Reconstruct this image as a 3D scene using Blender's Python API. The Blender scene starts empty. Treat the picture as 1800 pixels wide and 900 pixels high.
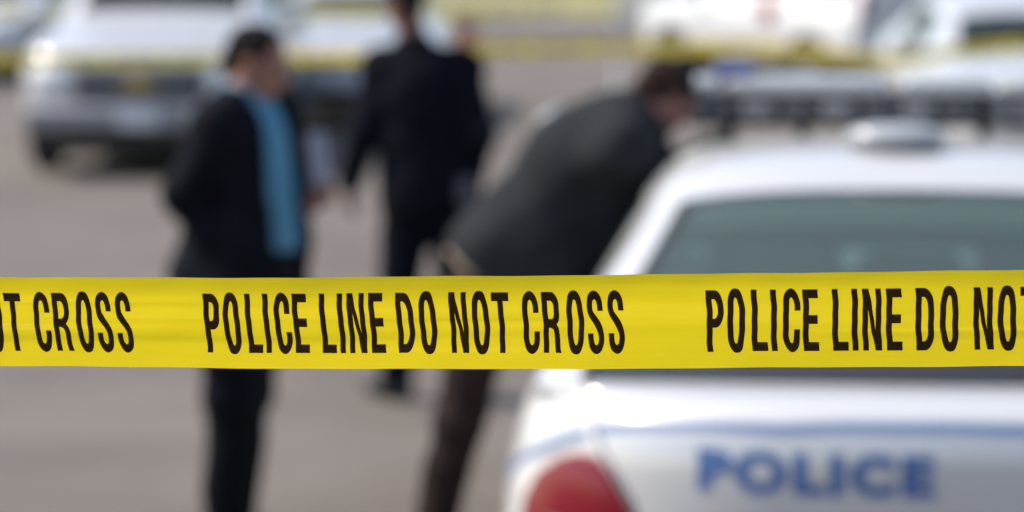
import bpy, bmesh, math, random
import numpy as np
from mathutils import Vector, Matrix
from mathutils.bvhtree import BVHTree

random.seed(7)
S = bpy.context.scene
COL = S.collection
R = math.radians

# ------------------------------------------------------------------ camera
cam_d = bpy.data.cameras.new('camera')
cam = bpy.data.objects.new('camera', cam_d); COL.objects.link(cam)
cam.location = (0, 0, 2.0)
cam.rotation_euler = (R(90), 0, 0)
cam_d.sensor_width = 36.0
cam_d.lens = 96.8
cam_d.shift_y = -590.0 / 1800.0
cam_d.clip_start = 0.05
cam_d.clip_end = 3000
cam_d.dof.use_dof = True
cam_d.dof.focus_distance = 2.262
cam_d.dof.aperture_fstop = 3.5
cam_d.dof.aperture_blades = 0
S.camera = cam

# ------------------------------------------------------------------ light
SUN_EL, SUN_AZ = 51.0, -80.0          # azimuth clockwise from +Y (the view direction)
w = bpy.data.worlds.new('World'); S.world = w; w.use_nodes = True
nt = w.node_tree
sky = nt.nodes.new('ShaderNodeTexSky'); sky.sky_type = 'NISHITA'; sky.sun_disc = False
sky.sun_elevation = R(SUN_EL); sky.sun_rotation = R(SUN_AZ % 360)
sky.dust_density = 2.5; sky.air_density = 1.0; sky.ozone_density = 1.0
bg = nt.nodes['Background']; bg.inputs['Strength'].default_value = 0.15
nt.links.new(sky.outputs[0], bg.inputs[0])
sl = bpy.data.lights.new('sun', 'SUN'); sl.energy = 3.2; sl.angle = R(0.53); sl.color = (1.0, 0.95, 0.88)
so = bpy.data.objects.new('sun', sl); COL.objects.link(so)
sd = Vector((math.sin(R(SUN_AZ)) * math.cos(R(SUN_EL)), math.cos(R(SUN_AZ)) * math.cos(R(SUN_EL)), math.sin(R(SUN_EL))))
so.rotation_euler = sd.to_track_quat('Z', 'Y').to_euler(); so.location = sd * 40
S.view_settings.view_transform = 'Standard'; S.view_settings.look = 'None'
S.view_settings.gamma = 1.0; S.view_settings.exposure = 0.62
S.view_settings.use_curve_mapping = False
S.render.engine = 'CYCLES'
S.cycles.use_denoising = True
S.cycles.max_bounces = 8
S.cycles.transparent_max_bounces = 12
S.cycles.sample_clamp_indirect = 6.0
S.cycles.caustics_reflective = False; S.cycles.caustics_refractive = False

# ------------------------------------------------------------------ helpers
def px(x, y, Y):
    """photograph position at a distance -> metres (only used to lay the place out)"""
    return Vector(((x - 900) * Y / 4840.0, Y, 2.0 - (y + 140) * Y / 4840.0))

def mat(name, col, rough=0.6, metal=0.0, coat=0.0, spec=0.5, noise=0.0, nscale=8.0, bump=0.0, bscale=60.0, col2=None, sheen=0.0, coat_ior=1.5):
    m = bpy.data.materials.new(name); m.use_nodes = True
    t = m.node_tree; b = t.nodes['Principled BSDF']
    b.inputs['Base Color'].default_value = (*col, 1)
    b.inputs['Roughness'].default_value = rough
    b.inputs['Metallic'].default_value = metal
    b.inputs['Coat Weight'].default_value = coat
    b.inputs['Coat Roughness'].default_value = 0.11; b.inputs['Coat IOR'].default_value = coat_ior
    b.inputs['Specular IOR Level'].default_value = spec
    b.inputs['Sheen Weight'].default_value = sheen
    tc = t.nodes.new('ShaderNodeTexCoord')
    if noise or col2:
        n = t.nodes.new('ShaderNodeTexNoise'); n.inputs['Scale'].default_value = nscale
        n.inputs['Detail'].default_value = 6
        t.links.new(tc.outputs['Object'], n.inputs['Vector'])
        r = t.nodes.new('ShaderNodeValToRGB')
        a = tuple(c * (1 - noise) for c in col); c2 = col2 or tuple(min(1, c * (1 + noise)) for c in col)
        r.color_ramp.elements[0].position = 0.32; r.color_ramp.elements[1].position = 0.68
        r.color_ramp.elements[0].color = (*a, 1); r.color_ramp.elements[1].color = (*c2, 1)
        t.links.new(n.outputs['Fac'], r.inputs['Fac']); t.links.new(r.outputs['Color'], b.inputs['Base Color'])
    if bump:
        n = t.nodes.new('ShaderNodeTexNoise'); n.inputs['Scale'].default_value = bscale; n.inputs['Detail'].default_value = 5
        t.links.new(tc.outputs['Object'], n.inputs['Vector'])
        bp = t.nodes.new('ShaderNodeBump'); bp.inputs['Strength'].default_value = bump; bp.inputs['Distance'].default_value = 0.01
        t.links.new(n.outputs['Fac'], bp.inputs['Height']); t.links.new(bp.outputs['Normal'], b.inputs['Normal'])
    return m

def glass_mat(name, tint, refl=(1, 1, 1), haze=0.08):
    m = bpy.data.materials.new(name); m.use_nodes = True
    t = m.node_tree; t.nodes.remove(t.nodes['Principled BSDF']); out = t.nodes['Material Output']
    tr = t.nodes.new('ShaderNodeBsdfTransparent'); tr.inputs[0].default_value = (*tint, 1)
    gl = t.nodes.new('ShaderNodeBsdfGlossy'); gl.inputs['Roughness'].default_value = 0.03; gl.inputs[0].default_value = (*refl, 1)
    df = t.nodes.new('ShaderNodeBsdfDiffuse'); df.inputs[0].default_value = (0.22, 0.28, 0.27, 1)   # hazy veil on the pane, mixed in as diffuse teal colour
    fr = t.nodes.new('ShaderNodeFresnel'); fr.inputs[0].default_value = 1.52
    m0 = t.nodes.new('ShaderNodeMixShader'); m0.inputs[0].default_value = haze
    m1 = t.nodes.new('ShaderNodeMixShader')
    t.links.new(tr.outputs[0], m0.inputs[1]); t.links.new(df.outputs[0], m0.inputs[2])
    ge = t.nodes.new('ShaderNodeNewGeometry'); sb = t.nodes.new('ShaderNodeMath'); sb.operation = 'SUBTRACT'; sb.inputs[0].default_value = 1.0
    mu = t.nodes.new('ShaderNodeMath'); mu.operation = 'MULTIPLY'
    t.links.new(ge.outputs['Backfacing'], sb.inputs[1]); t.links.new(sb.outputs[0], mu.inputs[0]); t.links.new(fr.outputs[0], mu.inputs[1])
    t.links.new(mu.outputs[0], m1.inputs[0]); t.links.new(m0.outputs[0], m1.inputs[1]); t.links.new(gl.outputs[0], m1.inputs[2])
    t.links.new(m1.outputs[0], out.inputs[0])
    return m

def link(name, bm, m, parent=None, smooth=True, kind=None):
    me = bpy.data.meshes.new(name)
    bmesh.ops.recalc_face_normals(bm, faces=bm.faces)
    bm.to_mesh(me); bm.free()
    return link_mesh(name, me, m, parent, smooth, kind)

def link_mesh(name, me, m, parent=None, smooth=True, kind=None):
    if m is not None:
        me.materials.clear(); me.materials.append(m)
    for p in me.polygons: p.use_smooth = smooth
    o = bpy.data.objects.new(name, me); COL.objects.link(o)
    if parent is not None: o.parent = parent
    if kind: o['kind'] = kind
    return o

def tag(o, label, cat, group=None):
    o['label'] = label; o['category'] = cat
    if group: o['group'] = group
    return o

def thing(name, label, cat, loc=(0, 0, 0), rz=0.0, group=None):
    o = bpy.data.objects.new(name, None); COL.objects.link(o)
    o.location = loc; o.rotation_euler = (0, 0, rz); o.empty_display_size = 0.2
    return tag(o, label, cat, group)

def add_box(bm, c, s, bevel=0.0, rot=None):
    r = bmesh.ops.create_cube(bm, size=1.0)
    vs = r['verts']
    M = Matrix.Translation(c) @ (rot.to_4x4() if rot else Matrix.Identity(4)) @ Matrix.Diagonal((*s, 1))
    bmesh.ops.transform(bm, matrix=M, verts=vs)
    if bevel:
        es = list({e for v in vs for e in v.link_edges})
        bmesh.ops.bevel(bm, geom=es, offset=bevel, segments=3, affect='EDGES', profile=0.5)

def add_lathe(bm, prof, axis='X', seg=40, c=(0, 0, 0)):
    """profile of (radius, height along axis)"""
    rings = []
    for r, h in prof:
        ring = []
        for i in range(seg):
            a = 2 * math.pi * i / seg
            p = (h, r * math.cos(a), r * math.sin(a)) if axis == 'X' else ((r * math.cos(a), r * math.sin(a), h) if axis == 'Z' else (r * math.cos(a), h, r * math.sin(a)))
            ring.append(bm.verts.new(Vector(p) + Vector(c)))
        rings.append(ring)
    for a, b in zip(rings, rings[1:]):
        for i in range(seg):
            bm.faces.new((a[i], a[(i + 1) % seg], b[(i + 1) % seg], b[i]))
    bm.faces.new(rings[0]); bm.faces.new(rings[-1])

def add_tube(bm, pts, r, seg=10):
    pts = [Vector(p) for p in pts]; rings = []
    for i, p in enumerate(pts):
        d = (pts[min(i + 1, len(pts) - 1)] - pts[max(i - 1, 0)]).normalized()
        q = d.to_track_quat('Z', 'X')
        rr = r[i] if isinstance(r, (list, tuple)) else r
        rings.append([bm.verts.new(p + q @ Vector((rr * math.cos(2 * math.pi * k / seg), rr * math.sin(2 * math.pi * k / seg), 0))) for k in range(seg)])
    for a, b in zip(rings, rings[1:]):
        for k in range(seg): bm.faces.new((a[k], a[(k + 1) % seg], b[(k + 1) % seg], b[k]))
    bm.faces.new(rings[0]); bm.faces.new(rings[-1])

def text_bm(txt, bold=0.0, spacing=1.0):
    """flat letters as a bmesh in the XY plane"""
    c = bpy.data.curves.new('letters', 'FONT'); c.body = txt; c.size = 1.0; c.offset = bold
    c.space_character = spacing; c.resolution_u = 8
    o = bpy.data.objects.new('letters', c); COL.objects.link(o)
    dg = bpy.context.evaluated_depsgraph_get()
    me = bpy.data.meshes.new_from_object(o.evaluated_get(dg))
    bm = bmesh.new(); bm.from_mesh(me)
    bpy.data.meshes.remove(me); bpy.data.objects.remove(o); bpy.data.curves.remove(c)
    bmesh.ops.remove_doubles(bm, verts=bm.verts, dist=1e-5)
    return bm

def slice_bm(bm, axis, vals):
    n = Vector((1, 0, 0)) if axis == 0 else (Vector((0, 1, 0)) if axis == 1 else Vector((0, 0, 1)))
    for v in vals:
        bmesh.ops.bisect_plane(bm, geom=bm.verts[:] + bm.edges[:] + bm.faces[:], plane_co=n * v, plane_no=n, dist=1e-7)

def bounds(bm):
    a = np.array([v.co[:] for v in bm.verts]); return a.min(0), a.max(0)

def interp(x, xs, ys):
    """smooth (monotone-ish cosine-free) catmull interpolation"""
    if x <= xs[0]: return ys[0] + (x - xs[0]) * (ys[1] - ys[0]) / (xs[1] - xs[0])
    if x >= xs[-1]: return ys[-1] + (x - xs[-1]) * (ys[-1] - ys[-2]) / (xs[-1] - xs[-2])
    for i in range(len(xs) - 1):
        if x <= xs[i + 1]:
            t = (x - xs[i]) / (xs[i + 1] - xs[i])
            t2 = t * t * (3 - 2 * t) * 0.5 + t * 0.5
            return ys[i] + (ys[i + 1] - ys[i]) * t2

# ------------------------------------------------------------------ signed-distance modelling (bodies, clothes)
class Field:
    def __init__(s, lo, hi, vox):
        s.lo = np.array(lo, np.float32); s.vox = vox
        s.n = np.ceil((np.array(hi) - s.lo) / vox).astype(int) + 1
        s.D = np.full(tuple(s.n), 0.5, np.float32)
    def _sl(s, pmin, pmax, m):
        a = np.clip(np.floor((np.array(pmin) - m - s.lo) / s.vox).astype(int), 0, s.n)
        b = np.clip(np.ceil((np.array(pmax) + m - s.lo) / s.vox).astype(int) + 1, 0, s.n)
        ax = [s.lo[i] + s.vox * np.arange(a[i], b[i], dtype=np.float32) for i in range(3)]
        return tuple(slice(a[i], b[i]) for i in range(3)), np.meshgrid(*ax, indexing='ij')
    def _put(s, sl, d, k, sub=False):
        A = s.D[sl]
        if sub: d = -d
        if k <= 0:
            s.D[sl] = np.maximum(A, d) if sub else np.minimum(A, d); return
        h = np.clip(0.5 + 0.5 * ((A - d) if not sub else (d - A)) / k, 0, 1)
        if sub: s.D[sl] = A * (1 - h) + d * h + k * h * (1 - h)
        else: s.D[sl] = A * (1 - h) + d * h - k * h * (1 - h)
    def cap(s, a, b, ra, rb=None, k=0.02, n=None, flat=1.0, sub=False):
        rb = ra if rb is None else rb
        a = np.array(a, np.float32); b = np.array(b, np.float32)
        m = max(ra, rb) + k + 0.03
        sl, (X, Y, Z) = s._sl(np.minimum(a, b), np.maximum(a, b), m)
        if X.size == 0: return
        ab = b - a; L2 = max(float(ab @ ab), 1e-9)
        t = np.clip(((X - a[0]) * ab[0] + (Y - a[1]) * ab[1] + (Z - a[2]) * ab[2]) / L2, 0, 1)
        vx, vy, vz = X - a[0] - t * ab[0], Y - a[1] - t * ab[1], Z - a[2] - t * ab[2]
        if n is not None:
            n = np.array(n, np.float32); n = n / np.linalg.norm(n)
            c = (vx * n[0] + vy * n[1] + vz * n[2]) * (1.0 / flat - 1.0)
            vx, vy, vz = vx + c * n[0], vy + c * n[1], vz + c * n[2]
        d = np.sqrt(vx * vx + vy * vy + vz * vz) - (ra + t * (rb - ra))
        if n is not None: d = d * min(1.0, flat)
        s._put(sl, d, k, sub)
    def ell(s, c, r, axes, k=0.02, sub=False):
        """ellipsoid: axes = three unit vectors"""
        c = np.array(c, np.float32); m = max(r) + k + 0.02
        sl, (X, Y, Z) = s._sl(c, c, m)
        if X.size == 0: return
        q = 0
        for ri, a in zip(r, axes):
            q = q + (((X - c[0]) * a[0] + (Y - c[1]) * a[1] + (Z - c[2]) * a[2]) / ri) ** 2
        d = (np.sqrt(q) - 1) * min(r)
        s._put(sl, d, k, sub)
    def half(s, p, n, keep_k=0.0):
        """cut away everything on the side n points to"""
        ax = [s.lo[i] + s.vox * np.arange(s.n[i], dtype=np.float32) for i in range(3)]
        X, Y, Z = np.meshgrid(*ax, indexing='ij')
        d = (X - p[0]) * n[0] + (Y - p[1]) * n[1] + (Z - p[2]) * n[2]
        s.D = np.maximum(s.D, d.astype(np.float32))
    def wrinkle(s, amp, freq, seed=0):
        ax = [s.lo[i] + s.vox * np.arange(s.n[i], dtype=np.float32) for i in range(3)]
        X, Y, Z = np.meshgrid(*ax, indexing='ij')
        rs = np.random.RandomState(seed)
        for _ in range(5):
            v = rs.normal(size=3); v /= np.linalg.norm(v); f = freq * rs.uniform(0.6, 1.6)
            s.D += amp * 0.45 * np.sin(f * (X * v[0] + Y * v[1] + Z * v[2]) + rs.uniform(0, 6.28) + 1.3 * np.sin(9 * Z + 5 * X))
    def mesh(s, name):
        D = s.D.copy()
        D[0], D[-1], D[:, 0], D[:, -1], D[:, :, 0], D[:, :, -1] = (0.5,) * 6
        ins = D < 0
        nx, ny, nz = D.shape
        c = np.zeros((nx - 1, ny - 1, nz - 1), np.int8)
        offs = [(i, j, k) for i in (0, 1) for j in (0, 1) for k in (0, 1)]
        for i, j, k in offs: c += ins[i:nx - 1 + i, j:ny - 1 + j, k:nz - 1 + k]
        act = (c > 0) & (c < 8)
        idx = np.full(act.shape, -1, np.int64); cells = np.argwhere(act); idx[act] = np.arange(len(cells))
        P = np.zeros((len(cells), 3), np.float64); cnt = np.zeros(len(cells))
        ci, cj, ck = cells.T
        for a in offs:
            for ax in range(3):
                if a[ax]: continue
                b = list(a); b[ax] = 1
                da = D[ci + a[0], cj + a[1], ck + a[2]]; db = D[ci + b[0], cj + b[1], ck + b[2]]
                cr = (da < 0) != (db < 0)
                t = np.where(cr, da / np.where(cr, da - db, 1), 0)
                q = np.array(a, float)[None].repeat(len(cells), 0); q[:, ax] += t
                P[cr] += q[cr]; cnt += cr
        V = (cells + P / cnt[:, None]) * s.vox + s.lo
        F = []
        for ax in range(3):
            sa = [slice(1, -1)] * 3; sa[ax] = slice(0, -1)
            sb = [slice(1, -1)] * 3; sb[ax] = slice(1, None)
            A, B = ins[tuple(sa)], ins[tuple(sb)]
            e = np.argwhere(A != B); fl = A[A != B]
            e = e + 1; e[:, ax] -= 1
            u, v = (ax + 1) % 3, (ax + 2) % 3
            def at(du, dv):
                q = e.copy(); q[:, u] += du; q[:, v] += dv
                return idx[q[:, 0], q[:, 1], q[:, 2]]
            quad = np.stack([at(-1, -1), at(0, -1), at(0, 0), at(-1, 0)], 1)
            quad[~fl] = quad[~fl][:, ::-1]
            F.append(quad)
        F = np.concatenate(F)
        me = bpy.data.meshes.new(name)
        me.vertices.add(len(V)); me.vertices.foreach_set('co', V.astype(np.float32).ravel())
        me.loops.add(len(F) * 4); me.polygons.add(len(F))
        me.loops.foreach_set('vertex_index', F.astype(np.int32).ravel())
        me.polygons.foreach_set('loop_start', np.arange(0, len(F) * 4, 4, dtype=np.int32))
        me.update(calc_edges=True); me.validate()
        return me

# ------------------------------------------------------------------ materials
M = {}
M['paint'] = mat('white_paint', (0.515, 0.515, 0.51), 0.5, coat=1.0, coat_ior=2.3, spec=0.2)
M['paint_white'] = mat('bright_white_paint', (0.60, 0.60, 0.585), 0.35, coat=1.0)
M['paint_grey'] = mat('pale_grey_paint', (0.46, 0.46, 0.465), 0.35, coat=1.0, coat_ior=2.5)
M['cream'] = mat('cream_render', (0.78, 0.72, 0.58), 0.85, noise=0.1, nscale=1.5)
M['paint_silver'] = mat('silver_paint', (0.55, 0.56, 0.58), 0.3, metal=0.3, coat=1.0)
M['paint_cream'] = mat('cream_paint', (0.75, 0.70, 0.58), 0.4, coat=0.5)
M['blue'] = mat('blue_vinyl', (0.035, 0.11, 0.30), 0.45)
M['blue_soft'] = mat('pale_blue_vinyl', (0.105, 0.165, 0.30), 0.45)
M['rubber'] = mat('black_rubber', (0.018, 0.018, 0.02), 0.7, noise=0.2, nscale=20)
M['trim'] = mat('black_trim', (0.02, 0.021, 0.023), 0.5)
M['grey_plastic'] = mat('grey_plastic', (0.16, 0.165, 0.18), 0.5)
M['grey_plastic2'] = mat('mid_grey_plastic', (0.24, 0.245, 0.26), 0.5)
M['dark_grille'] = mat('dark_grille', (0.05, 0.055, 0.065), 0.5)
M['chrome'] = mat('chrome', (0.7, 0.7, 0.72), 0.15, metal=1.0)
M['alloy'] = mat('steel_rim', (0.35, 0.35, 0.36), 0.35, metal=0.8)
M['red_lens'] = mat('red_lens', (0.17, 0.003, 0.012), 0.25, coat=1.0, coat_ior=1.4, spec=.1)
M['amber_lens'] = mat('amber_lens', (0.45, 0.15, 0.08), 0.3, coat=0.5)
M['blue_lens'] = mat('blue_lens', (0.02, 0.045, 0.22), 0.15, coat=1.0)
M['clear_lens'] = mat('clear_lens', (0.62, 0.65, 0.68), 0.1, coat=1.0)
M['silver'] = mat('silver_plastic', (0.36, 0.37, 0.375), 0.3, coat=0.6)
M['gold'] = mat('gold_badge', (0.50, 0.36, 0.12), 0.35, metal=0.5)
M['seat'] = mat('grey_seat_cloth', (0.09, 0.10, 0.10), 0.9, noise=0.2)
M['interior'] = mat('grey_green_trim', (0.26, 0.31, 0.30), 0.8)
M['glass'] = glass_mat('tinted_glass', (0.76, 0.84, 0.83), (.42, .45, .45), haze=0.17)
M['glass_dark'] = glass_mat('dark_glass', (0.15, 0.19, 0.17), (.45, .5, .42))
M['skin'] = mat('tan_skin', (0.26, 0.115, 0.075), 0.5, noise=0.12, nscale=30)
M['skin_fair'] = mat('fair_skin', (0.42, 0.23, 0.16), 0.5, noise=0.1, nscale=30)
M['skin_dark'] = mat('brown_skin', (0.16, 0.065, 0.05), 0.5, noise=0.1, nscale=30)
M['hair'] = mat('dark_hair', (0.010, 0.007, 0.006), 0.9, noise=0.4, nscale=60, spec=.15)
M['hair_brown'] = mat('brown_hair', (0.022, 0.012, 0.009), 0.9, noise=0.4, nscale=60, spec=.15)
M['navy'] = mat('navy_jacket_cloth', (0.0045, 0.0055, 0.009), 0.9, noise=0.2, nscale=14, bump=0.2, bscale=90, spec=0.12)
M['navy2'] = mat('navy_uniform_cloth', (0.003, 0.0038, 0.008), 0.9, noise=0.2, nscale=14, bump=0.2, bscale=90, spec=0.12)
M['charcoal'] = mat('charcoal_jacket_cloth', (0.017, 0.019, 0.022), 0.9, noise=0.15, nscale=10, bump=0.2, bscale=90, spec=0.15)
M['brown'] = mat('brown_trouser_cloth', (0.020, 0.013, 0.010), 0.9, noise=0.2, nscale=14, spec=0.2)
M['shirt_blue'] = mat('steel_blue_shirt', (0.085, 0.24, 0.35), 0.85, noise=0.12, nscale=12, spec=0.25)
M['beige'] = mat('beige_shirt', (0.26, 0.20, 0.14), 0.85, noise=0.1)
M['leather'] = mat('black_leather', (0.012, 0.012, 0.013), 0.4)
M['paper'] = mat('pale_paper', (0.40, 0.40, 0.48), 0.8)
M['pale_patch'] = mat('pale_grey_oval', (0.26, 0.265, 0.265), 0.6)
M['red_iron'] = mat('red_painted_iron', (0.34, 0.01, 0.04), 0.5, noise=0.2)
M['post'] = mat('galvanised_steel', (0.4, 0.4, 0.4), 0.5, metal=0.6)
M['plate'] = mat('pale_plate', (0.6, 0.62, 0.66), 0.5)

def tape_mat(name, ink=False):
    m = bpy.data.materials.new(name); m.use_nodes = True
    t = m.node_tree; t.nodes.remove(t.nodes['Principled BSDF']); out = t.nodes['Material Output']
    base = (0.036, 0.022, 0.008) if ink else (0.95, 0.725, 0.013)
    df = t.nodes.new('ShaderNodeBsdfDiffuse'); df.inputs[0].default_value = (*base, 1)
    tl = t.nodes.new('ShaderNodeBsdfTranslucent'); tl.inputs[0].default_value = (0.06, 0.032, 0.008, 1) if ink else (0.97, 0.735, 0.010, 1)
    gl = t.nodes.new('ShaderNodeBsdfGlossy'); gl.inputs['Roughness'].default_value = 0.28
    mx = t.nodes.new('ShaderNodeMixShader'); mx.inputs[0].default_value = 0.55
    t.links.new(df.outputs[0], mx.inputs[1]); t.links.new(tl.outputs[0], mx.inputs[2])
    fr = t.nodes.new('ShaderNodeFresnel'); fr.inputs[0].default_value = 1.25 if ink else 1.42
    m2 = t.nodes.new('ShaderNodeMixShader')
    t.links.new(fr.outputs[0], m2.inputs[0]); t.links.new(mx.outputs[0], m2.inputs[1]); t.links.new(gl.outputs[0], m2.inputs[2])
    t.links.new(m2.outputs[0], out.inputs[0])
    if ink:
        # thin and thick patches of print
        tc = t.nodes.new('ShaderNodeTexCoord'); n = t.nodes.new('ShaderNodeTexNoise'); n.inputs['Scale'].default_value = 60; n.inputs['Detail'].default_value = 8
        t.links.new(tc.outputs['Object'], n.inputs['Vector'])
        r = t.nodes.new('ShaderNodeValToRGB'); r.color_ramp.elements[0].position = 0.38; r.color_ramp.elements[1].position = 0.72
        r.color_ramp.elements[0].color = (0.028, 0.016, 0.006, 1); r.color_ramp.elements[1].color = (0.075, 0.050, 0.012, 1)
        t.links.new(n.outputs['Fac'], r.inputs[0]); t.links.new(r.outputs[0], df.inputs[0])
    if not ink:
        # the film's own slight unevenness, drawn out along its length
        tc = t.nodes.new('ShaderNodeTexCoord'); mp = t.nodes.new('ShaderNodeMapping')
        mp.inputs['Scale'].default_value = (5, 5, 90)
        n = t.nodes.new('ShaderNodeTexNoise'); n.inputs['Scale'].default_value = 2.0; n.inputs['Detail'].default_value = 5
        t.links.new(tc.outputs['Object'], mp.inputs[0]); t.links.new(mp.outputs[0], n.inputs['Vector'])
        r = t.nodes.new('ShaderNodeValToRGB')
        r.color_ramp.elements[0].position = 0.3; r.color_ramp.elements[1].position = 0.7
        r.color_ramp.elements[0].color = (0.90, 0.70, 0.010, 1); r.color_ramp.elements[1].color = (0.96, 0.75, 0.016, 1)
        t.links.new(n.outputs['Fac'], r.inputs[0]); t.links.new(r.outputs[0], df.inputs[0])
        bp = t.nodes.new('ShaderNodeBump'); bp.inputs['Strength'].default_value = 0.6; bp.inputs['Distance'].default_value = 0.002
        t.links.new(n.outputs['Fac'], bp.inputs['Height'])
        t.links.new(bp.outputs[0], df.inputs['Normal']); t.links.new(bp.outputs[0], gl.inputs['Normal'])
    return m
M['tape'] = tape_mat('yellow_film'); M['ink'] = tape_mat('brown_black_ink', True)

# ------------------------------------------------------------------ setting
def sheet(name, x0, x1, y0, y1, z, m, nx=1, ny=1):
    bm = bmesh.new()
    g = [[bm.verts.new((x0 + (x1 - x0) * i / nx, y0 + (y1 - y0) * j / ny, z)) for j in range(ny + 1)] for i in range(nx + 1)]
    for i in range(nx):
        for j in range(ny): bm.faces.new((g[i][j], g[i + 1][j], g[i + 1][j + 1], g[i][j + 1]))
    o = link(name, bm, m, None, False, 'structure'); return o
def asphalt():
    m = mat('worn_asphalt', (0.15, 0.13, 0.11), 0.9, bump=0.4, bscale=120, spec=0.3)
    t = m.node_tree; b = t.nodes['Principled BSDF']; tc = t.nodes.new('ShaderNodeTexCoord')
    def noise(sc, det, c0, c1, p0, p1, rough=.6, stretch=None):
        n = t.nodes.new('ShaderNodeTexNoise'); n.inputs['Scale'].default_value = sc; n.inputs['Detail'].default_value = det; n.inputs['Roughness'].default_value = rough
        if stretch:
            mp = t.nodes.new('ShaderNodeMapping'); mp.inputs['Scale'].default_value = stretch
            t.links.new(tc.outputs['Object'], mp.inputs[0]); t.links.new(mp.outputs[0], n.inputs['Vector'])
        else: t.links.new(tc.outputs['Object'], n.inputs['Vector'])
        r = t.nodes.new('ShaderNodeValToRGB'); r.color_ramp.elements[0].position = p0; r.color_ramp.elements[1].position = p1
        r.color_ramp.elements[0].color = (*c0, 1); r.color_ramp.elements[1].color = (*c1, 1); t.links.new(n.outputs['Fac'], r.inputs[0]); return r
    a = noise(.35, 6, (0.131, 0.112, 0.097), (0.158, 0.139, 0.120), .35, .65)
    s_ = noise(.9, 5, (.86, .84, .83), (1.03, 1.03, 1.03), .36, .56)                       # old spills
    g = noise(90, 3, (.82, .82, .82), (1.12, 1.12, 1.12), .3, .7)                         # grit
    w_ = noise(1.0, 4, (.93, .93, .93), (1.04, 1.04, 1.04), .4, .6, .6, (.06, 1.6, 1))      # wheel-worn bands across the lot
    prev = a.outputs[0]
    for q in (s_, g, w_):
        mx = t.nodes.new('ShaderNodeMixRGB'); mx.blend_type = 'MULTIPLY'; mx.inputs[0].default_value = 1
        t.links.new(prev, mx.inputs[1]); t.links.new(q.outputs[0], mx.inputs[2]); prev = mx.outputs[0]
    t.links.new(prev, b.inputs['Base Color'])
    return m
M['ground'] = asphalt()
M['pave'] = mat('pale_pavement', (0.26, 0.245, 0.22), 0.9, noise=0.12, nscale=1.0)
M['grass'] = mat('dry_grass', (0.14, 0.15, 0.065), 0.95, noise=0.3, nscale=1.0, col2=(0.32, 0.29, 0.16))
M['kerb'] = mat('kerb_stone', (0.24, 0.235, 0.27), 0.85, noise=0.15, nscale=3)
sheet('ground', -600, 600, -200, 900, 0.0, M['ground'])
bm = bmesh.new(); add_box(bm, (0, 52.15, 0.06), (240, 0.30, 0.12), 0.02); link('kerb', bm, M['kerb'], None, False, 'structure')
sheet('pavement', -120, 120, 52.3, 58, 0.11, M['pave'])
sheet('grass_verge', -120, 120, 58, 140, 0.115, M['grass'])

# ------------------------------------------------------------------ cars
def subsurf_cage(rings, levels):
    """rings of half profiles -> evaluated closed mesh; returns mesh with material_index = region id"""
    bm = bmesh.new()
    nc = len(rings[0]); L, Rr = [], []
    for rg in rings:
        right = [bm.verts.new(p) for p in rg]
        left = [right[0]] + [bm.verts.new((-p[0], p[1], p[2])) for p in rg[1:-1]] + [right[-1]]
        Rr.append(right); L.append(left)
    tags = {}
    for k in range(len(rings) - 1):
        for j in range(nc - 1):
            for side, q in ((1, Rr), (-1, L)):
                vs = [q[k][j], q[k][j + 1], q[k + 1][j + 1], q[k + 1][j]]
                if side < 0: vs.reverse()
                f = bm.faces.new(vs); f.material_index = region(k, j, side) if callable(region) else 0
    for ring_i in (0, len(rings) - 1):
        for q in (Rr, L):
            a = q[ring_i]; n = nc - 1
            for j in range(n // 2):
                vs = [a[j], a[j + 1], a[n - j - 1], a[n - j]]
                vs2 = []
                for v in vs:
                    if v not in vs2: vs2.append(v)
                if len(vs2) >= 3: bm.faces.new(vs2)
    bmesh.ops.recalc_face_normals(bm, faces=bm.faces)
    return bm

def region(k, j, side): return 0

def car_shell(rings, regions, levels=3):
    global region
    region = regions
    bm = subsurf_cage(rings, levels)
    me = bpy.data.meshes.new('shell'); bm.to_mesh(me); bm.free()
    for i in range(8): me.materials.append(M['paint'])
    o = bpy.data.objects.new('shell', me); COL.objects.link(o)
    md = o.modifiers.new('s', 'SUBSURF'); md.levels = levels; md.render_levels = levels
    dg = bpy.context.evaluated_depsgraph_get()
    ev = bpy.data.meshes.new_from_object(o.evaluated_get(dg))
    bpy.data.objects.remove(o); bpy.data.meshes.remove(me)
    bm = bmesh.new(); bm.from_mesh(ev); bpy.data.meshes.remove(ev)
    return bm

def split_region(bm, ids):
    b2 = bm.copy()
    bmesh.ops.delete(b2, geom=[f for f in b2.faces if f.material_index not in ids], context='FACES')
    for f in b2.faces: f.material_index = 0
    return b2

def solid(bm, t):
    """give a sheet thickness inwards"""
    bmesh.ops.recalc_face_normals(bm, faces=bm.faces)
    bm.normal_update()
    nor = {v.co.to_tuple(6): v.normal.copy() for v in bm.verts}
    ex = bmesh.ops.extrude_face_region(bm, geom=bm.faces[:])
    for v in ex['geom']:
        if isinstance(v, bmesh.types.BMVert): v.co -= nor[v.co.to_tuple(6)] * t

def rim_loop(bm):
    """the outline of an open sheet as a closed run of points"""
    es = [e for e in bm.edges if e.is_boundary]
    if not es: return []
    v = es[0].verts[0]; out = [v.co.copy()]; e = es[0]; start = v
    while True:
        v = e.other_vert(v); out.append(v.co.copy())
        if v is start: break
        e = [q for q in v.link_edges if q.is_boundary and q is not e][0]
    return out[:-1:2] + [out[-1]]

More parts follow.
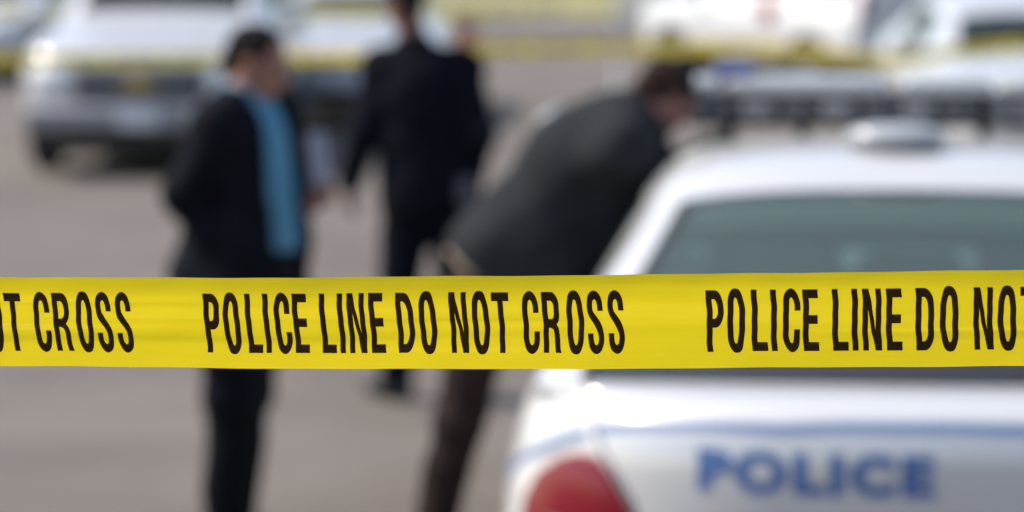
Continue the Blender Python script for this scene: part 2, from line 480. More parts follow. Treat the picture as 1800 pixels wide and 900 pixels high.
class Shell:
    def __init__(s, bm): s.bvh = BVHTree.FromBMesh(bm)
    def patch(s, poly, sign, off, step=0.02, thick=0.012, dome=0.0):
        """outline in (x, z), laid on the front (sign +1) or rear (-1) of the car"""
        bm = bmesh.new(); bm.faces.new([bm.verts.new((p[0], 0, p[1])) for p in poly])
        s.drape(bm, sign, off, step, dome, poly)
        if thick:
            ex = bmesh.ops.extrude_face_region(bm, geom=bm.faces[:])
            vs = [v for v in ex['geom'] if isinstance(v, bmesh.types.BMVert)]
            for v in vs: v.co.y -= sign * thick
        return bm
    def drape(s, bm, sign, off, step=0.02, dome=0.0, poly=None):
        lo, hi = bounds(bm)
        slice_bm(bm, 0, np.arange(lo[0] + step, hi[0], step)); slice_bm(bm, 2, np.arange(lo[2] + step, hi[2], step))
        cx, cz = (lo[0] + hi[0]) / 2, (lo[2] + hi[2]) / 2
        for v in bm.verts:
            h = s.bvh.ray_cast(Vector((v.co.x, sign * 20, v.co.z)), Vector((0, -sign, 0)))
            if h[0] is None:
                q = s.bvh.find_nearest(Vector((v.co.x, sign * 3, v.co.z)))
                y = q[0].y
            else: y = h[0].y
            b = 0.0
            if dome:
                u = (v.co.x - cx) / max(1e-6, (hi[0] - lo[0]) / 2); w_ = (v.co.z - cz) / max(1e-6, (hi[2] - lo[2]) / 2)
                b = dome * max(0, 1 - u * u) * max(0, 1 - w_ * w_)
            v.co.y = y + sign * (off + b)
    def strip(s, pts, width, off, n=60):
        """a ribbon lying on the shell along a rough path; width vector chosen along the surface"""
        pts = [Vector(p) for p in pts]; P = []
        ds = [0]
        for a, b in zip(pts, pts[1:]): ds.append(ds[-1] + (b - a).length)
        for i in range(n + 1):
            d = ds[-1] * i / n
            P.append(Vector([interp(d, ds, [p[c] for p in pts]) for c in range(3)]))
        Q = [s.bvh.find_nearest(p) for p in P]
        bm = bmesh.new(); rows = []
        for i, (loc, nor, _, _) in enumerate(Q):
            t = (Q[min(i + 1, n)][0] - Q[max(i - 1, 0)][0]).normalized()
            side = nor.cross(t).normalized()
            row = []
            for q in (-1, -0.5, 0, 0.5, 1):
                p2 = s.bvh.find_nearest(loc + side * q * width / 2)
                row.append(bm.verts.new(p2[0] + p2[1] * off))
            rows.append(row)
        for a, b in zip(rows, rows[1:]):
            for k in range(4): bm.faces.new((a[k], a[k + 1], b[k + 1], b[k]))
        return bm

def make_wheel(parent, x, y, r, width, side):
    e = bpy.data.objects.new('wheel', None); COL.objects.link(e); e.parent = parent; e.location = (x, y, r)
    bm = bmesh.new(); h = width / 2
    add_lathe(bm, [(r * .62, -h), (r * .9, -h), (r * .98, -h * .8), (r, -h * .4), (r, h * .4), (r * .98, h * .8), (r * .9, h), (r * .62, h)])
    link('tyre', bm, M['rubber'], e)
    bm = bmesh.new()
    add_lathe(bm, [(r * .615, -h * .95), (r * .615, h * .95 * 1)], seg=32)
    for i in range(5):
        a = 2 * math.pi * i / 5
        add_box(bm, (side * h * .98, math.cos(a) * r * .34, math.sin(a) * r * .34), (0.02, r * .16, r * .5), 0.006, Matrix.Rotation(a - math.pi / 2, 3, 'X'))
    add_lathe(bm, [(r * .14, side * h * .9), (r * .12, side * h * 1.12)], seg=20)
    link('rim', bm, M['alloy'], e)
    return e

def rings_from(tab):
    """each row: list of (x, y, z) for the eleven columns"""
    return tab

def sedan_rings():
    lower = lambda y, s=1.0, zt=0.69, wx=.925: [(wx * s, y, zt), (wx * .985 * s, y, .45), (wx * .94 * s, y, .27), (.55 * s, y, .22), (0, y, .22)]
    def ring(y, top, sh, low_s=1.0, yo=(0,) * 11):
        pts = [(p[0], y, p[1]) for p in top] + [(sh[0], y, sh[1])] + lower(y, low_s)
        return [(p[0], p[1] + o, p[2]) for p, o in zip(pts, yo)]
    RR = []
    RR.append([(0, .02, .62), (.35, .02, .62), (.50, .06, .62), (.60, .09, .62), (.66, .12, .61), (.70, .14, .59), (.72, .16, .55), (.70, .16, .48), (.66, .16, .42), (.4, .03, .42), (0, .02, .42)])
    RR.append([(0, -.01, .80), (.38, .014, .80), (.56, .070, .80), (.67, .135, .80), (.755, .205, .79), (.825, .275, .75), (.865, .26, .63), (.86, .26, .45), (.82, .26, .30), (.5, .02, .26), (0, -.01, .26)])
    RR.append([(0, .0, .972), (.38, .030, .966), (.58, .105, .950), (.70, .185, .928), (.79, .265, .900), (.855, .35, .830), (.900, .34, .68), (.895, .34, .45), (.86, .34, .27), (.5, .1, .23), (0, .05, .23)])
    RR.append([(0, .14, .996), (.38, .165, .990), (.60, .225, .977), (.72, .29, .960), (.80, .345, .935), (.868, .41, .87), (.918, .48, .69), (.91, .32, .45), (.87, .32, .26), (.5, .3, .22), (0, .3, .22)])
    RR.append(ring(.23, [(0, .986), (.38, .983), (.800, .968), (.838, .958), (.850, .942)], (.878, .875), yo=(0, .02, .08, .12, .18, .26, .34, .34, .34, .1, .1)))
    RR.append(ring(.24, [(0, .993), (.38, .992), (.800, .977), (.840, .968), (.852, .950)], (.880, .88), yo=(0, .02, .10, .14, .22, .30, .38, .38, .38, .1, .1)))
    RR.append(ring(.29, [(0, 1.018), (.38, 1.017), (.785, 1.002), (.828, .990), (.850, .955)], (.880, .88), yo=(0, .02, .10, .15, .24, .32, .40, .40, .40, .1, .1)))
    RR.append(ring(1.08, [(0, 1.400), (.30, 1.397), (.505, 1.366), (.595, 1.312), (.80, .965)], (.875, .89), yo=(0, .0, .02, .04, .1, .1, .1, .1, .1, .1, .1)))
    RR.append(ring(1.16, [(0, 1.416), (.30, 1.414), (.530, 1.384), (.612, 1.327), (.80, .965)], (.875, .89)))
    RR.append(ring(1.55, [(0, 1.432), (.32, 1.430), (.52, 1.398), (.61, 1.335), (.80, .965)], (.875, .89)))
    RR.append(ring(2.05, [(0, 1.398), (.32, 1.394), (.52, 1.360), (.61, 1.300), (.80, .965)], (.875, .89)))
    RR.append(ring(2.45, [(0, 1.340), (.32, 1.335), (.53, 1.305), (.62, 1.245), (.80, .965)], (.875, .89)))
    RR.append(ring(2.55, [(0, 1.308), (.34, 1.303), (.55, 1.273), (.64, 1.215), (.80, .965)], (.875, .89)))
    RR.append(ring(3.30, [(0, .99), (.38, .985), (.68, .97), (.75, .955), (.80, .94)], (.87, .88)))
    RR.append(ring(3.38, [(0, .965), (.38, .96), (.68, .95), (.75, .945), (.80, .935)], (.87, .87)))
    RR.append(ring(4.15, [(0, .90), (.38, .895), (.62, .88), (.72, .87), (.79, .85)], (.86, .80)))
    RR.append([(0, 4.60, .78), (.36, 4.59, .78), (.56, 4.56, .77), (.66, 4.53, .765), (.74, 4.49, .75), (.81, 4.42, .72), (.87, 4.30, .62), (.87, 4.30, .45), (.84, 4.3, .27), (.5, 4.4, .22), (0, 4.45, .22)])
    RR.append([(0, 4.74, .64), (.34, 4.73, .64), (.52, 4.70, .64), (.62, 4.66, .63), (.70, 4.62, .62), (.77, 4.55, .59), (.82, 4.45, .54), (.82, 4.45, .42), (.78, 4.45, .28), (.5, 4.6, .24), (0, 4.70, .24)])
    RR.append([(0, 4.76, .50), (.3, 4.75, .50), (.45, 4.73, .50), (.54, 4.71, .50), (.60, 4.69, .49), (.64, 4.66, .48), (.66, 4.64, .45), (.64, 4.66, .41), (.60, 4.69, .37), (.4, 4.74, .36), (0, 4.75, .36)])
    return [[(p[0] * 1.05, p[1], p[2]) for p in r] for r in RR]
def sedan_regions(k, j, side):
    if k in (5, 6) and j <= 1: return 1       # rear glass
    if k == 12 and j <= 1: return 2           # windscreen
    if 8 <= k <= 10 and j == 3: return 3 if side > 0 else 4   # side glass
    return 0

def suv_rings():
    def ring(y, top, sh, wx=.98):
        pts = [(p[0], y, p[1]) for p in top] + [(sh[0], y, sh[1]), (wx, y, .85), (wx * .985, y, .60), (wx * .95, y, .42), (.6, y, .38), (0, y, .38)]
        return pts
    RR = []
    RR.append([(0, .0, .9), (.3, .0, .9), (.5, .0, .9), (.6, .0, .9), (.66, .0, .88), (.7, .01, .86), (.72, .01, .82), (.7, .01, .7), (.66, .01, .6), (.4, 0, .6), (0, 0, .6)])
    RR.append([(0, .02, 1.62), (.3, .02, 1.62), (.6, .03, 1.58), (.7, .04, 1.5), (.86, .05, 1.12), (.93, .06, 1.02), (.95, .08, .85), (.94, .08, .6), (.9, .08, .42), (.5, .05, .38), (0, .05, .38)])
    RR.append(ring(.12, [(0, 1.78), (.34, 1.775), (.62, 1.74), (.72, 1.66), (.88, 1.14)], (.955, 1.03)))
    RR.append(ring(1.2, [(0, 1.83), (.34, 1.825), (.64, 1.79), (.74, 1.69), (.89, 1.15)], (.96, 1.04)))
    RR.append(ring(2.6, [(0, 1.81), (.34, 1.80), (.64, 1.77), (.74, 1.67), (.89, 1.15)], (.96, 1.04)))
    RR.append(ring(2.75, [(0, 1.74), (.34, 1.73), (.65, 1.70), (.75, 1.61), (.89, 1.15)], (.96, 1.04)))
    RR.append(ring(3.45, [(0, 1.17), (.38, 1.165), (.74, 1.15), (.81, 1.14), (.88, 1.13)], (.955, 1.05)))
    RR.append(ring(3.55, [(0, 1.14), (.38, 1.138), (.74, 1.13), (.81, 1.125), (.88, 1.12)], (.955, 1.05)))
    RR.append(ring(4.5, [(0, 1.10), (.38, 1.098), (.68, 1.09), (.79, 1.08), (.87, 1.06)], (.945, 1.00), .975))
    RR.append([(0, 4.78, 1.00), (.36, 4.78, 1.00), (.60, 4.76, .995), (.72, 4.74, .985), (.82, 4.71, .965), (.89, 4.68, .93), (.93, 4.64, .82), (.93, 4.64, .6), (.9, 4.64, .44), (.5, 4.7, .40), (0, 4.72, .40)])
    RR.append([(0, 4.84, .88), (.34, 4.84, .88), (.54, 4.83, .88), (.64, 4.82, .87), (.72, 4.80, .85), (.80, 4.77, .80), (.84, 4.74, .74), (.84, 4.74, .6), (.8, 4.74, .48), (.5, 4.8, .46), (0, 4.82, .46)])
    RR.append([(0, 4.85, .74), (.3, 4.85, .74), (.45, 4.84, .74), (.54, 4.83, .74), (.60, 4.82, .73), (.64, 4.81, .71), (.66, 4.8, .68), (.64, 4.81, .64), (.60, 4.82, .6), (.4, 4.84, .58), (0, 4.85, .58)])
    return RR
def suv_regions(k, j, side):
    if k == 5 and j <= 1: return 2
    if 2 <= k <= 4 and j == 3: return 3 if side > 0 else 4
    if k == 1 and j <= 1: return 1
    return 0

def box_poly(x0, x1, z0, z1, r=0.03, n=4):
    out = []
    for cx, cz, a0 in ((x1 - r, z1 - r, 0), (x0 + r, z1 - r, 90), (x0 + r, z0 + r, 180), (x1 - r, z0 + r, 270)):
        for i in range(n + 1):
            a = R(a0 + 90 * i / n); out.append((cx + r * math.cos(a), cz + r * math.sin(a)))
    return out

def mirror(poly): return [(-p[0], p[1]) for p in poly]

def assemble(name, label, rings, regs, paint, loc, rz, levels, wheel_r, wheel_y, group=None, half=.955, suv=False, front=True, glass='glass_dark'):
    t = thing(name, label, 'car', loc, rz, group)
    full = car_shell(rings, regs, levels)
    sh = Shell(full)
    body = split_region(full, {0}); solid(body, 0.012)
    link('body', body, paint, t)
    for rid, nm in ((1, 'rear_window'), (2, 'windscreen'), (3, 'side_window'), (4, 'side_window')):
        b = split_region(full, {rid})
        if rid == 1: sh.rear_rim = rim_loop(b)
        if len(b.faces): solid(b, 0.005); link(nm, b, M[glass], t)
        else: b.free()
    full.free()
    if suv:
        bm = bmesh.new(); add_box(bm, (0, 2.4, .32), (1.45, 4.3, .30), .03); link('underbody', bm, M['trim'], t)
    for x in (-1, 1):
        for y in wheel_y:
            make_wheel(t, x * (half - .10), y, wheel_r, .22, x)
            bm = bmesh.new(); prof = []
            for i in range(17):
                a = math.pi * i / 16
                prof.append((y + math.cos(a) * (wheel_r + .05), wheel_r + math.sin(a) * (wheel_r + .05)))
            xo = half + .012
            vs = []
            for rr in (wheel_r + .07, wheel_r - .01):
                vs.append([bm.verts.new((x * xo, y + math.cos(math.pi * i / 16) * rr, wheel_r + math.sin(math.pi * i / 16) * rr)) for i in range(17)])
            for i in range(16): bm.faces.new((vs[0][i], vs[0][i + 1], vs[1][i + 1], vs[1][i]))
            ex = bmesh.ops.extrude_face_region(bm, geom=bm.faces[:])
            for v in ex['geom']:
                if isinstance(v, bmesh.types.BMVert): v.co.x -= x * .25
            link('wheel_arch', bm, M['trim'], t)
        bm = bmesh.new()   # door mirror
        zt = 1.2 if suv else 1.02; yy = 3.3 if suv else 3.05
        add_box(bm, (x * (half + .10), yy, zt), (.20, .09, .14), .03); add_box(bm, (x * (half - .02), yy + .01, zt - .05), (.12, .05, .04), .01)
        link('door_mirror', bm, paint, t)
    return t, sh

def face_parts(t, sh, suv, gold=False):
    """grille, headlights, bumper, plate on the nose"""
    if suv:
        link('grille', sh.patch(box_poly(-.50, .50, .60, .86, .03), 1, .006), M['dark_grille'], t)
        bars = bmesh.new()
        for z in (.66, .73, .80):
            b = sh.patch(box_poly(-.47, .47, z - .012, z + .012, .01), 1, .014, .05)
            tmp = bpy.data.meshes.new('b'); b.to_mesh(tmp); b.free(); bars.from_mesh(tmp); bpy.data.meshes.remove(tmp)
        link('grille_bar', bars, M['grey_plastic'], t)
        for m_ in (lambda p: p, mirror):
            link('headlight', sh.patch(m_(box_poly(.54, .86, .63, .87, .05)), 1, .01, dome=.02), M['clear_lens'], t)
        if gold:
            link('grille_badge', sh.patch([(p[0] * 1.1, p[1] - .13) for p in [(-.13, .885), (-.04, .89), (-.04, .925), (.06, .925), (.06, .89), (.14, .885), (.125, .845), (.05, .85), (.05, .81), (-.05, .81), (-.05, .85), (-.145, .845)]], 1, .03, .03), M['gold'], t)
        bm = bmesh.new(); add_box(bm, (0, 4.80, .47), (1.80, .22, .20), .05); link('bumper', bm, M['grey_plastic2'], t)
        bm = bmesh.new(); add_box(bm, (0, 4.92, .48), (.31, .012, .15), .004); link('number_plate', bm, M['plate'], t)
        bm = bmesh.new(); add_box(bm, (0, 4.55, .31), (1.5, .5, .14), .03); link('skid_plate', bm, M['trim'], t)
    else:
        link('grille', sh.patch(box_poly(-.36, .36, .60, .71, .03), 1, .006), M['dark_grille'], t)
        for m_ in (lambda p: p, mirror):
            link('headlight', sh.patch(m_(box_poly(.42, .74, .60, .73, .04)), 1, .008, dome=.015), M['clear_lens'], t)
        link('air_intake', sh.patch(box_poly(-.5, .5, .30, .40, .03), 1, .006), M['dark_grille'], t)
        bm = bmesh.new(); add_box(bm, (0, 4.80, .50), (.31, .012, .15), .004); link('number_plate', bm, M['plate'], t)

# ---- the police car in front
CAR_LOC, CAR_RZ = Vector((0.905, 5.72, 0)), R(-4.0)
t, sh = assemble('police_car', 'white police car with blue POLICE lettering on its boot and a roof light bar', sedan_rings(), sedan_regions,
                 M['paint'], CAR_LOC, CAR_RZ, 4, .33, (1.0, 3.75), glass='glass')
police = t
TL = [(-.755, .862), (-.725, .835), (-.685, .770), (-.655, .70), (-.68, .63), (-.87, .63), (-.925, .68), (-.918, .745), (-.890, .80), (-.835, .845), (-.79, .862)]
for m_ in (lambda p: p, mirror):
    o = link('tail_light', sh.patch(m_([(p[0] + .015, p[1] - .018) for p in TL]), -1, .010, .015, .03, dome=.016), M['red_lens'], t)
    link('lens_rib', sh.patch(m_(box_poly(-.86, -.67, .688, .698, .004)), -1, .030, .03, .01), M['trim'], o)
# lid outline
for s_ in (-1, 1):
    link('lid_seam', sh.strip([(s_ * .765, .32, .99), (s_ * .762, .28, .985), (s_ * .752, .21, .93), (s_ * .732, .17, .87), (s_ * .665, .10, .76), (s_ * .63, .09, .64)], .007, .0015, 60), M['trim'], t)
    # stripe that runs off the lid and down round the wing
    link('wing_stripe', sh.strip([(s_ * .765, .20, .888), (s_ * .83, .28, .845), (s_ * .89, .36, .80), (s_ * .94, .45, .755), (s_ * .965, .6, .73), (s_ * .975, .9, .72), (s_ * .975, 2.5, .72), (s_ * .96, 4.0, .71)], .022, .002, 120), M['blue_soft'], t)
    link('side_marker', sh.strip([(s_ * .93, .30, .60), (s_ * .94, .44, .60)], .04, .006, 10), M['red_lens'], t)
link('lid_stripe', sh.strip([(-.742, .20, .898), (-.60, .09, .935), (-.35, -.01, .962), (0, -.02, .974), (.35, -.01, .962), (.60, .09, .935), (.742, .20, .898)], .022, .002, 80), M['blue_soft'], t)
bm = text_bm('POLICE', 0.058, 1.18)
lo, hi = bounds(bm)
for v in bm.verts:
    u = (v.co.x - lo[0]) / (hi[0] - lo[0]); q = (v.co.y - lo[1]) / (hi[1] - lo[1])
    v.co = Vector((-.518 + u * .492, 0, .797 + q * .089))
sh.drape(bm, -1, .0015, .02)
link('lettering', bm, M['blue'], t)
link('number_plate', sh.patch(box_poly(-.16, .16, .56, .72, .015), -1, .01), M['plate'], t)
bm = bmesh.new(); add_box(bm, (0, .14, .47), (1.66, .36, .24), .07); link('rear_bumper', bm, M['paint'], t)
# rubber round the rear window
rim = sh.rear_rim
link('window_trim', sh.strip(rim, .022, .004, 260), M['trim'], t)
link('window_band', sh.strip([(-.76, .44, 1.0), (-.4, .33, 1.02), (0, .30, 1.025), (.4, .33, 1.02), (.76, .44, 1.0)], .075, .0035, 80), M['trim'], t)
# inside
bm = bmesh.new(); add_box(bm, (0, .78, .93), (1.24, .50, .04), .01); link('parcel_shelf', bm, M['trim'], t)
bm = bmesh.new(); add_box(bm, (0, 1.10, .78), (1.25, .16, .46), .05, Matrix.Rotation(R(-14), 3, 'X')); add_box(bm, (0, 1.4, .50), (1.25, .6, .18), .05)
link('rear_seat', bm, M['seat'], t)
for x in (-.37, .37):
    bm = bmesh.new()
    add_box(bm, (x, 2.02, .70), (.50, .14, .60), .065, Matrix.Rotation(R(-12), 3, 'X')); add_box(bm, (x, 2.3, .48), (.5, .5, .16), .06)
    o = link('front_seat', bm, M['seat'], t)
    bm = bmesh.new(); add_box(bm, (x, 1.90, 1.05), (.25, .10, .17), .048); link('headrest', bm, M['seat'], o)
for x in (-.30, .0, .30):
    bm = bmesh.new(); add_box(bm, (x, 1.02, 1.11 if x else 1.09), (.27, .10, .20), .048); link('headrest', bm, M['seat'], t)
bm = bmesh.new(); add_box(bm, (0, 3.05, .85), (1.4, .35, .18), .06); link('dashboard', bm, M['interior'], t)
bm = bmesh.new(); add_box(bm, (0, 1.9, .30), (1.5, 2.6, .04), .01); link('cabin_floor', bm, M['seat'], t)
# low aerial puck on the roof
rz_ = sh.bvh.ray_cast(Vector((-.02, 1.27, 5)), Vector((0, 0, -1)))[0].z
bm = bmesh.new()
prof = [(.112, 0), (.116, .008), (.114, .026)]
add_lathe(bm, prof, 'Z', 48); e = link('aerial_base', bm, M['grey_plastic'], t); e.location = (-.02, 1.27, rz_ - .008); e.scale = (1, .75, 1.4)
bm = bmesh.new()
add_lathe(bm, [(.121, .0), (.125, .012), (.118, .026), (.095, .036), (.06, .041), (.02, .043)], 'Z', 48); e2 = link('aerial_cover', bm, M['silver'], t); e2.location = (-.02, 1.27, rz_ + .022); e2.scale = (1, .75, 1)
# light bar
LBY = 1.98
lb = bpy.data.objects.new('light_bar', None); COL.objects.link(lb); lb.parent = t; lb.location = (0.02, LBY, 0)
bm = bmesh.new(); add_box(bm, (0, 0, 1.474), (1.12, .26, .085), .012); link('housing', bm, M['trim'], lb)
for x0, x1 in ((-.565, -.47), (-.46, -.02), (.02, .27), (.31, .46), (.47, .565)):
    bm = bmesh.new(); add_box(bm, ((x0 + x1) / 2, 0, 1.540), (x1 - x0, .27, .044), .018); link('lens', bm, M['silver'], lb)
for i, x in enumerate((-.49, -.38, -.27, -.16, -.05, .06, .17, .37, .47)):
    bm = bmesh.new(); add_box(bm, (x, -.134, 1.478), (.085, .02, .045), .006); add_lathe(bm, [(.006, -.150), (.018, -.147), (.019, -.140)], 'Y', 16, (x - .02, 0, 1.478)); add_lathe(bm, [(.006, -.150), (.018, -.147), (.019, -.140)], 'Y', 16, (x + .02, 0, 1.478))
    link('lamp_module', bm, M['grey_plastic'] if i % 2 else M['dark_grille'], lb)
for x in (-.54, .29, .54):
    bm = bmesh.new(); add_box(bm, (x, -.138, 1.49), (.03, .012, .09), .004); link('bracket', bm, M['grey_plastic'], lb)
bm = bmesh.new(); add_box(bm, (-.44, .0, 1.582), (.11, .12, .045), .012); link('beacon', bm, M['blue_lens'], lb)
for x in (-.44, -.25, .25, .44):
    bm = bmesh.new(); add_tube(bm, [(x - (.05 if x < -.3 else 0) + (.05 if x > .3 else 0), -.02, 1.30 if abs(x) > .3 else 1.36), (x, 0, 1.45)], .018); link('foot', bm, M['trim'], lb)
face_parts(t, sh, False)

# ---- cars further off
P = px(245, 0, 21.3)
t, sh = assemble('pickup_suv', 'white off-roader facing the camera with dark grille, behind the man in the blue shirt', suv_rings(), suv_regions, M['paint_grey'],
                 (P.x, 21.3 + 4.85, 0), R(180), 3, .37, (.95, 3.85), 'cars parked beyond the far tape', .97, True)
face_parts(t, sh, True, True)
P = px(-60, 0, 33)
t, sh = assemble('parked_car', 'white car cut off by the left edge, behind the off-roader', sedan_rings(), sedan_regions, M['paint'],
                 (P.x, 33 + 4.76, 0), R(176), 3, .33, (1.0, 3.75), 'cars parked beyond the far tape')
face_parts(t, sh, False)
P = px(610, 0, 26)
t, sh = assemble('parked_car', 'silver car glimpsed between the two standing men', sedan_rings(), sedan_regions, M['paint_silver'],
                 (P.x, 26 + 4.76, 0), R(180), 3, .33, (1.0, 3.75), 'cars parked beyond the far tape')
face_parts(t, sh, False)
P = px(1905, 0, 20)
t, sh = assemble('parked_car', 'white car with dark windscreen at the upper right edge, behind the light bar', sedan_rings(), sedan_regions, M['paint'],
                 (P.x, 20 + 4.76, 0), R(180), 3, .33, (1.0, 3.75), 'cars parked beyond the far tape')
face_parts(t, sh, False)
P = px(1560, 0, 29)
t, sh = assemble('parked_car', 'white off-roader parked at an angle with a round orange lamp on its flank', suv_rings(), suv_regions, M['paint_white'],
                 (P.x + .5, 29, 0), R(27), 3, .37, (.95, 3.85), 'cars parked beyond the far tape', .97, True)
bm = bmesh.new(); add_lathe(bm, [(.08, -.05), (.125, -.035), (.13, -.01), (.10, 0.05)], 'X', 28, (0, 0, 0)); o = link('side_lamp', bm, M['amber_lens'], t); o.location = (-.99, 1.75, 1.03)
for x in (-.88, .88):
    bm = bmesh.new(); add_box(bm, (x, .02, 1.12), (.10, .08, .24), .02); link('tail_light', bm, M['red_lens'], t)
bm = bmesh.new(); add_box(bm, (0, -.03, .56), (1.80, .18, .20), .05); link('bumper', bm, M['silver'], t)
wx = px(1085, 0, 53.2).x
t = thing('low_wall', 'low cream wall along the far pavement, above the bending man', 'wall', (wx, 53.2, .11))
bm = bmesh.new(); add_box(bm, (7.0, .15, .55), (14.0, .30, 1.1), .01); link('wall_body', bm, M['cream'], t)
bm = bmesh.new(); add_box(bm, (7.0, .15, 1.14), (14.1, .40, .08), .02); link('coping', bm, M['pave'], t)

# ------------------------------------------------------------------ small far things
def hydrant(loc):
    t = thing('fire_hydrant', 'small red hydrant by the far kerb, over the shoulder of the man in uniform', 'hydrant', loc)
    bm = bmesh.new(); add_lathe(bm, [(.19, 0), (.19, .04), (.13, .05), (.12, .5), (.15, .52), (.15, .56)], 'Z', 28); link('barrel', bm, M['red_iron'], t)
    bm = bmesh.new(); add_lathe(bm, [(.14, .562), (.12, .66), (.06, .73), (.03, .74), (.03, .79)], 'Z', 28); link('bonnet', bm, M['red_iron'], t)
    for s_ in (-1, 1):
        bm = bmesh.new(); add_lathe(bm, [(.05, s_ * .11), (.05, s_ * .18), (.065, s_ * .182), (.065, s_ * .21)], 'X', 20, (0, 0, .42)); link('outlet', bm, M['red_iron'], t)
hydrant((px(814, 0, 40).x, 40, 0))

# ------------------------------------------------------------------ people
def V(*a): return np.array(a, float)
def unit(v): v = np.array(v, float); return v / np.linalg.norm(v)

def hand_prims(F, wrist, d, palm_n, thumb_side, curl=0.5, k=0.006):
    d = unit(d); pn = unit(palm_n - d * (palm_n @ d)); sd_ = unit(np.cross(d, pn)) * thumb_side
    p0 = wrist + d * .03; p1 = wrist + d * .085
    F.cap(wrist, p0, .027, .028, .015, pn, .7)
    for i, (o, ln) in enumerate(((.033, .072), (.011, .080), (-.011, .075), (-.031, .058))):
        b = p1 + sd_ * o * .95 + d * (.004 if i in (1, 2) else -.004)
        F.cap(wrist + d * .03 + sd_ * o * .7, b, .0135, .0125, .010, pn, .95)
        m = b + (d * math.cos(curl * .6) + pn * math.sin(curl * .6)) * ln * .5
        e = m + (d * math.cos(curl * 1.8) + pn * math.sin(curl * 1.8)) * ln * .5
        F.cap(b, m, .0098, .0088, .004); F.cap(m, e, .0088, .0075, .004)
    tb = wrist + d * .03 + sd_ * .030
    tm = tb + unit(d * .75 + sd_ * .75 + pn * .25) * .040; te = tm + unit(d * .9 + sd_ * .25 + pn * .35) * .032
    F.cap(tb, tm, .013, .011, .008); F.cap(tm, te, .0105, .008, .004)

def head_prims(F0, c, f, u, hs=1.0):
    F = Scaled(F0, c, hs)
    f = unit(f); u = unit(u - f * (u @ f)); r = np.cross(f, u); ax = (r, f, u)
    F.ell(c + u * .030 - f * .012, (.076, .098, .088), ax, .02)          # cranium
    F.ell(c - u * .035 + f * .030, (.062, .068, .080), ax, .03)          # face
    F.cap(c - u * .085 + f * .050 - r * .018, c - u * .085 + f * .050 + r * .018, .026, .026, .03)   # chin
    for s_ in (-1, 1):
        F.cap(c - u * .045 - f * .005 + r * s_ * .05, c - u * .085 + f * .045 + r * s_ * .022, .020, .020, .02)   # jaw
        F.ell(c + f * .088 + u * .002 + r * s_ * .032, (.017, .012, .011), ax, .012, True)   # eye socket
        F.ell(c + f * .078 + u * .002 + r * s_ * .032, (.0125, .0125, .0125), ax, .003)
        F.ell(c - f * .005 - u * .005 + r * s_ * .078, (.010, .022, .033), ax, .006)          # ear
        F.ell(c + f * .066 - u * .030 + r * s_ * .036, (.022, .020, .018), ax, .02)           # cheek
    F.cap(c + f * .090 + u * .026 - r * .04, c + f * .090 + u * .026 + r * .04, .011, .011, .018)     # brow
    F.cap(c + f * .096 + u * .012, c + f * .118 - u * .030, .009, .014, .012)                # nose
    for s_ in (-1, 1): F.ell(c + f * .104 - u * .034 + r * s_ * .012, (.009, .010, .008), ax, .006)
    F.cap(c + f * .093 - u * .056 - r * .018, c + f * .093 - u * .056 + r * .018, .008, .008, .008)   # lips
    F.cap(c + f * .090 - u * .067 - r * .015, c + f * .090 - u * .067 + r * .015, .008, .008, .008)
    F.cap(c + f * .105 - u * .0615 - r * .02, c + f * .105 - u * .0615 + r * .02, .003, .003, .003, sub=True)

class Scaled:
    """the same calls, drawn smaller or larger about a point"""
    def __init__(s, F, c, k): s.F, s.c, s.k = F, np.array(c, float), k
    def m(s, p): return s.c + (np.array(p, float) - s.c) * s.k
    def ell(s, c, r, axes, k=.02, sub=False): s.F.ell(s.m(c), tuple(q * s.k for q in r), axes, k * s.k, sub)
    def cap(s, a, b, ra, rb=None, k=.02, n=None, flat=1.0, sub=False):
        s.F.cap(s.m(a), s.m(b), ra * s.k, (ra if rb is None else rb) * s.k, k * s.k, n, flat, sub)

def hair_mesh(c, f, u, hs=1.0, cut=0.0, name='hair'):
    f = unit(f); u = unit(u - f * (u @ f)); r = np.cross(f, u); ax = (r, f, u)
    F0 = Field(c - .18, c + .18, .006); F = Scaled(F0, c, hs)
    F.ell(c + u * .034 - f * .016, (.083, .105, .094), ax, .01)
    F.cap(c - f * .075 - u * .02, c - f * .06 - u * .075, .05, .04, .03)
    for s_ in (-1, 1): F.cap(c - f * .02 + u * .01 + r * s_ * .066, c + f * .012 - u * .02 + r * s_ * .068, .014, .008, .01)   # sideboards
    F.ell(c + f * .085 - u * (.035 - cut), (.085, .075, .080 + cut * .6), ax, .01, True)       # clear the face
    F0.wrinkle(.0025, 140, 3)
    return F0.mesh(name)

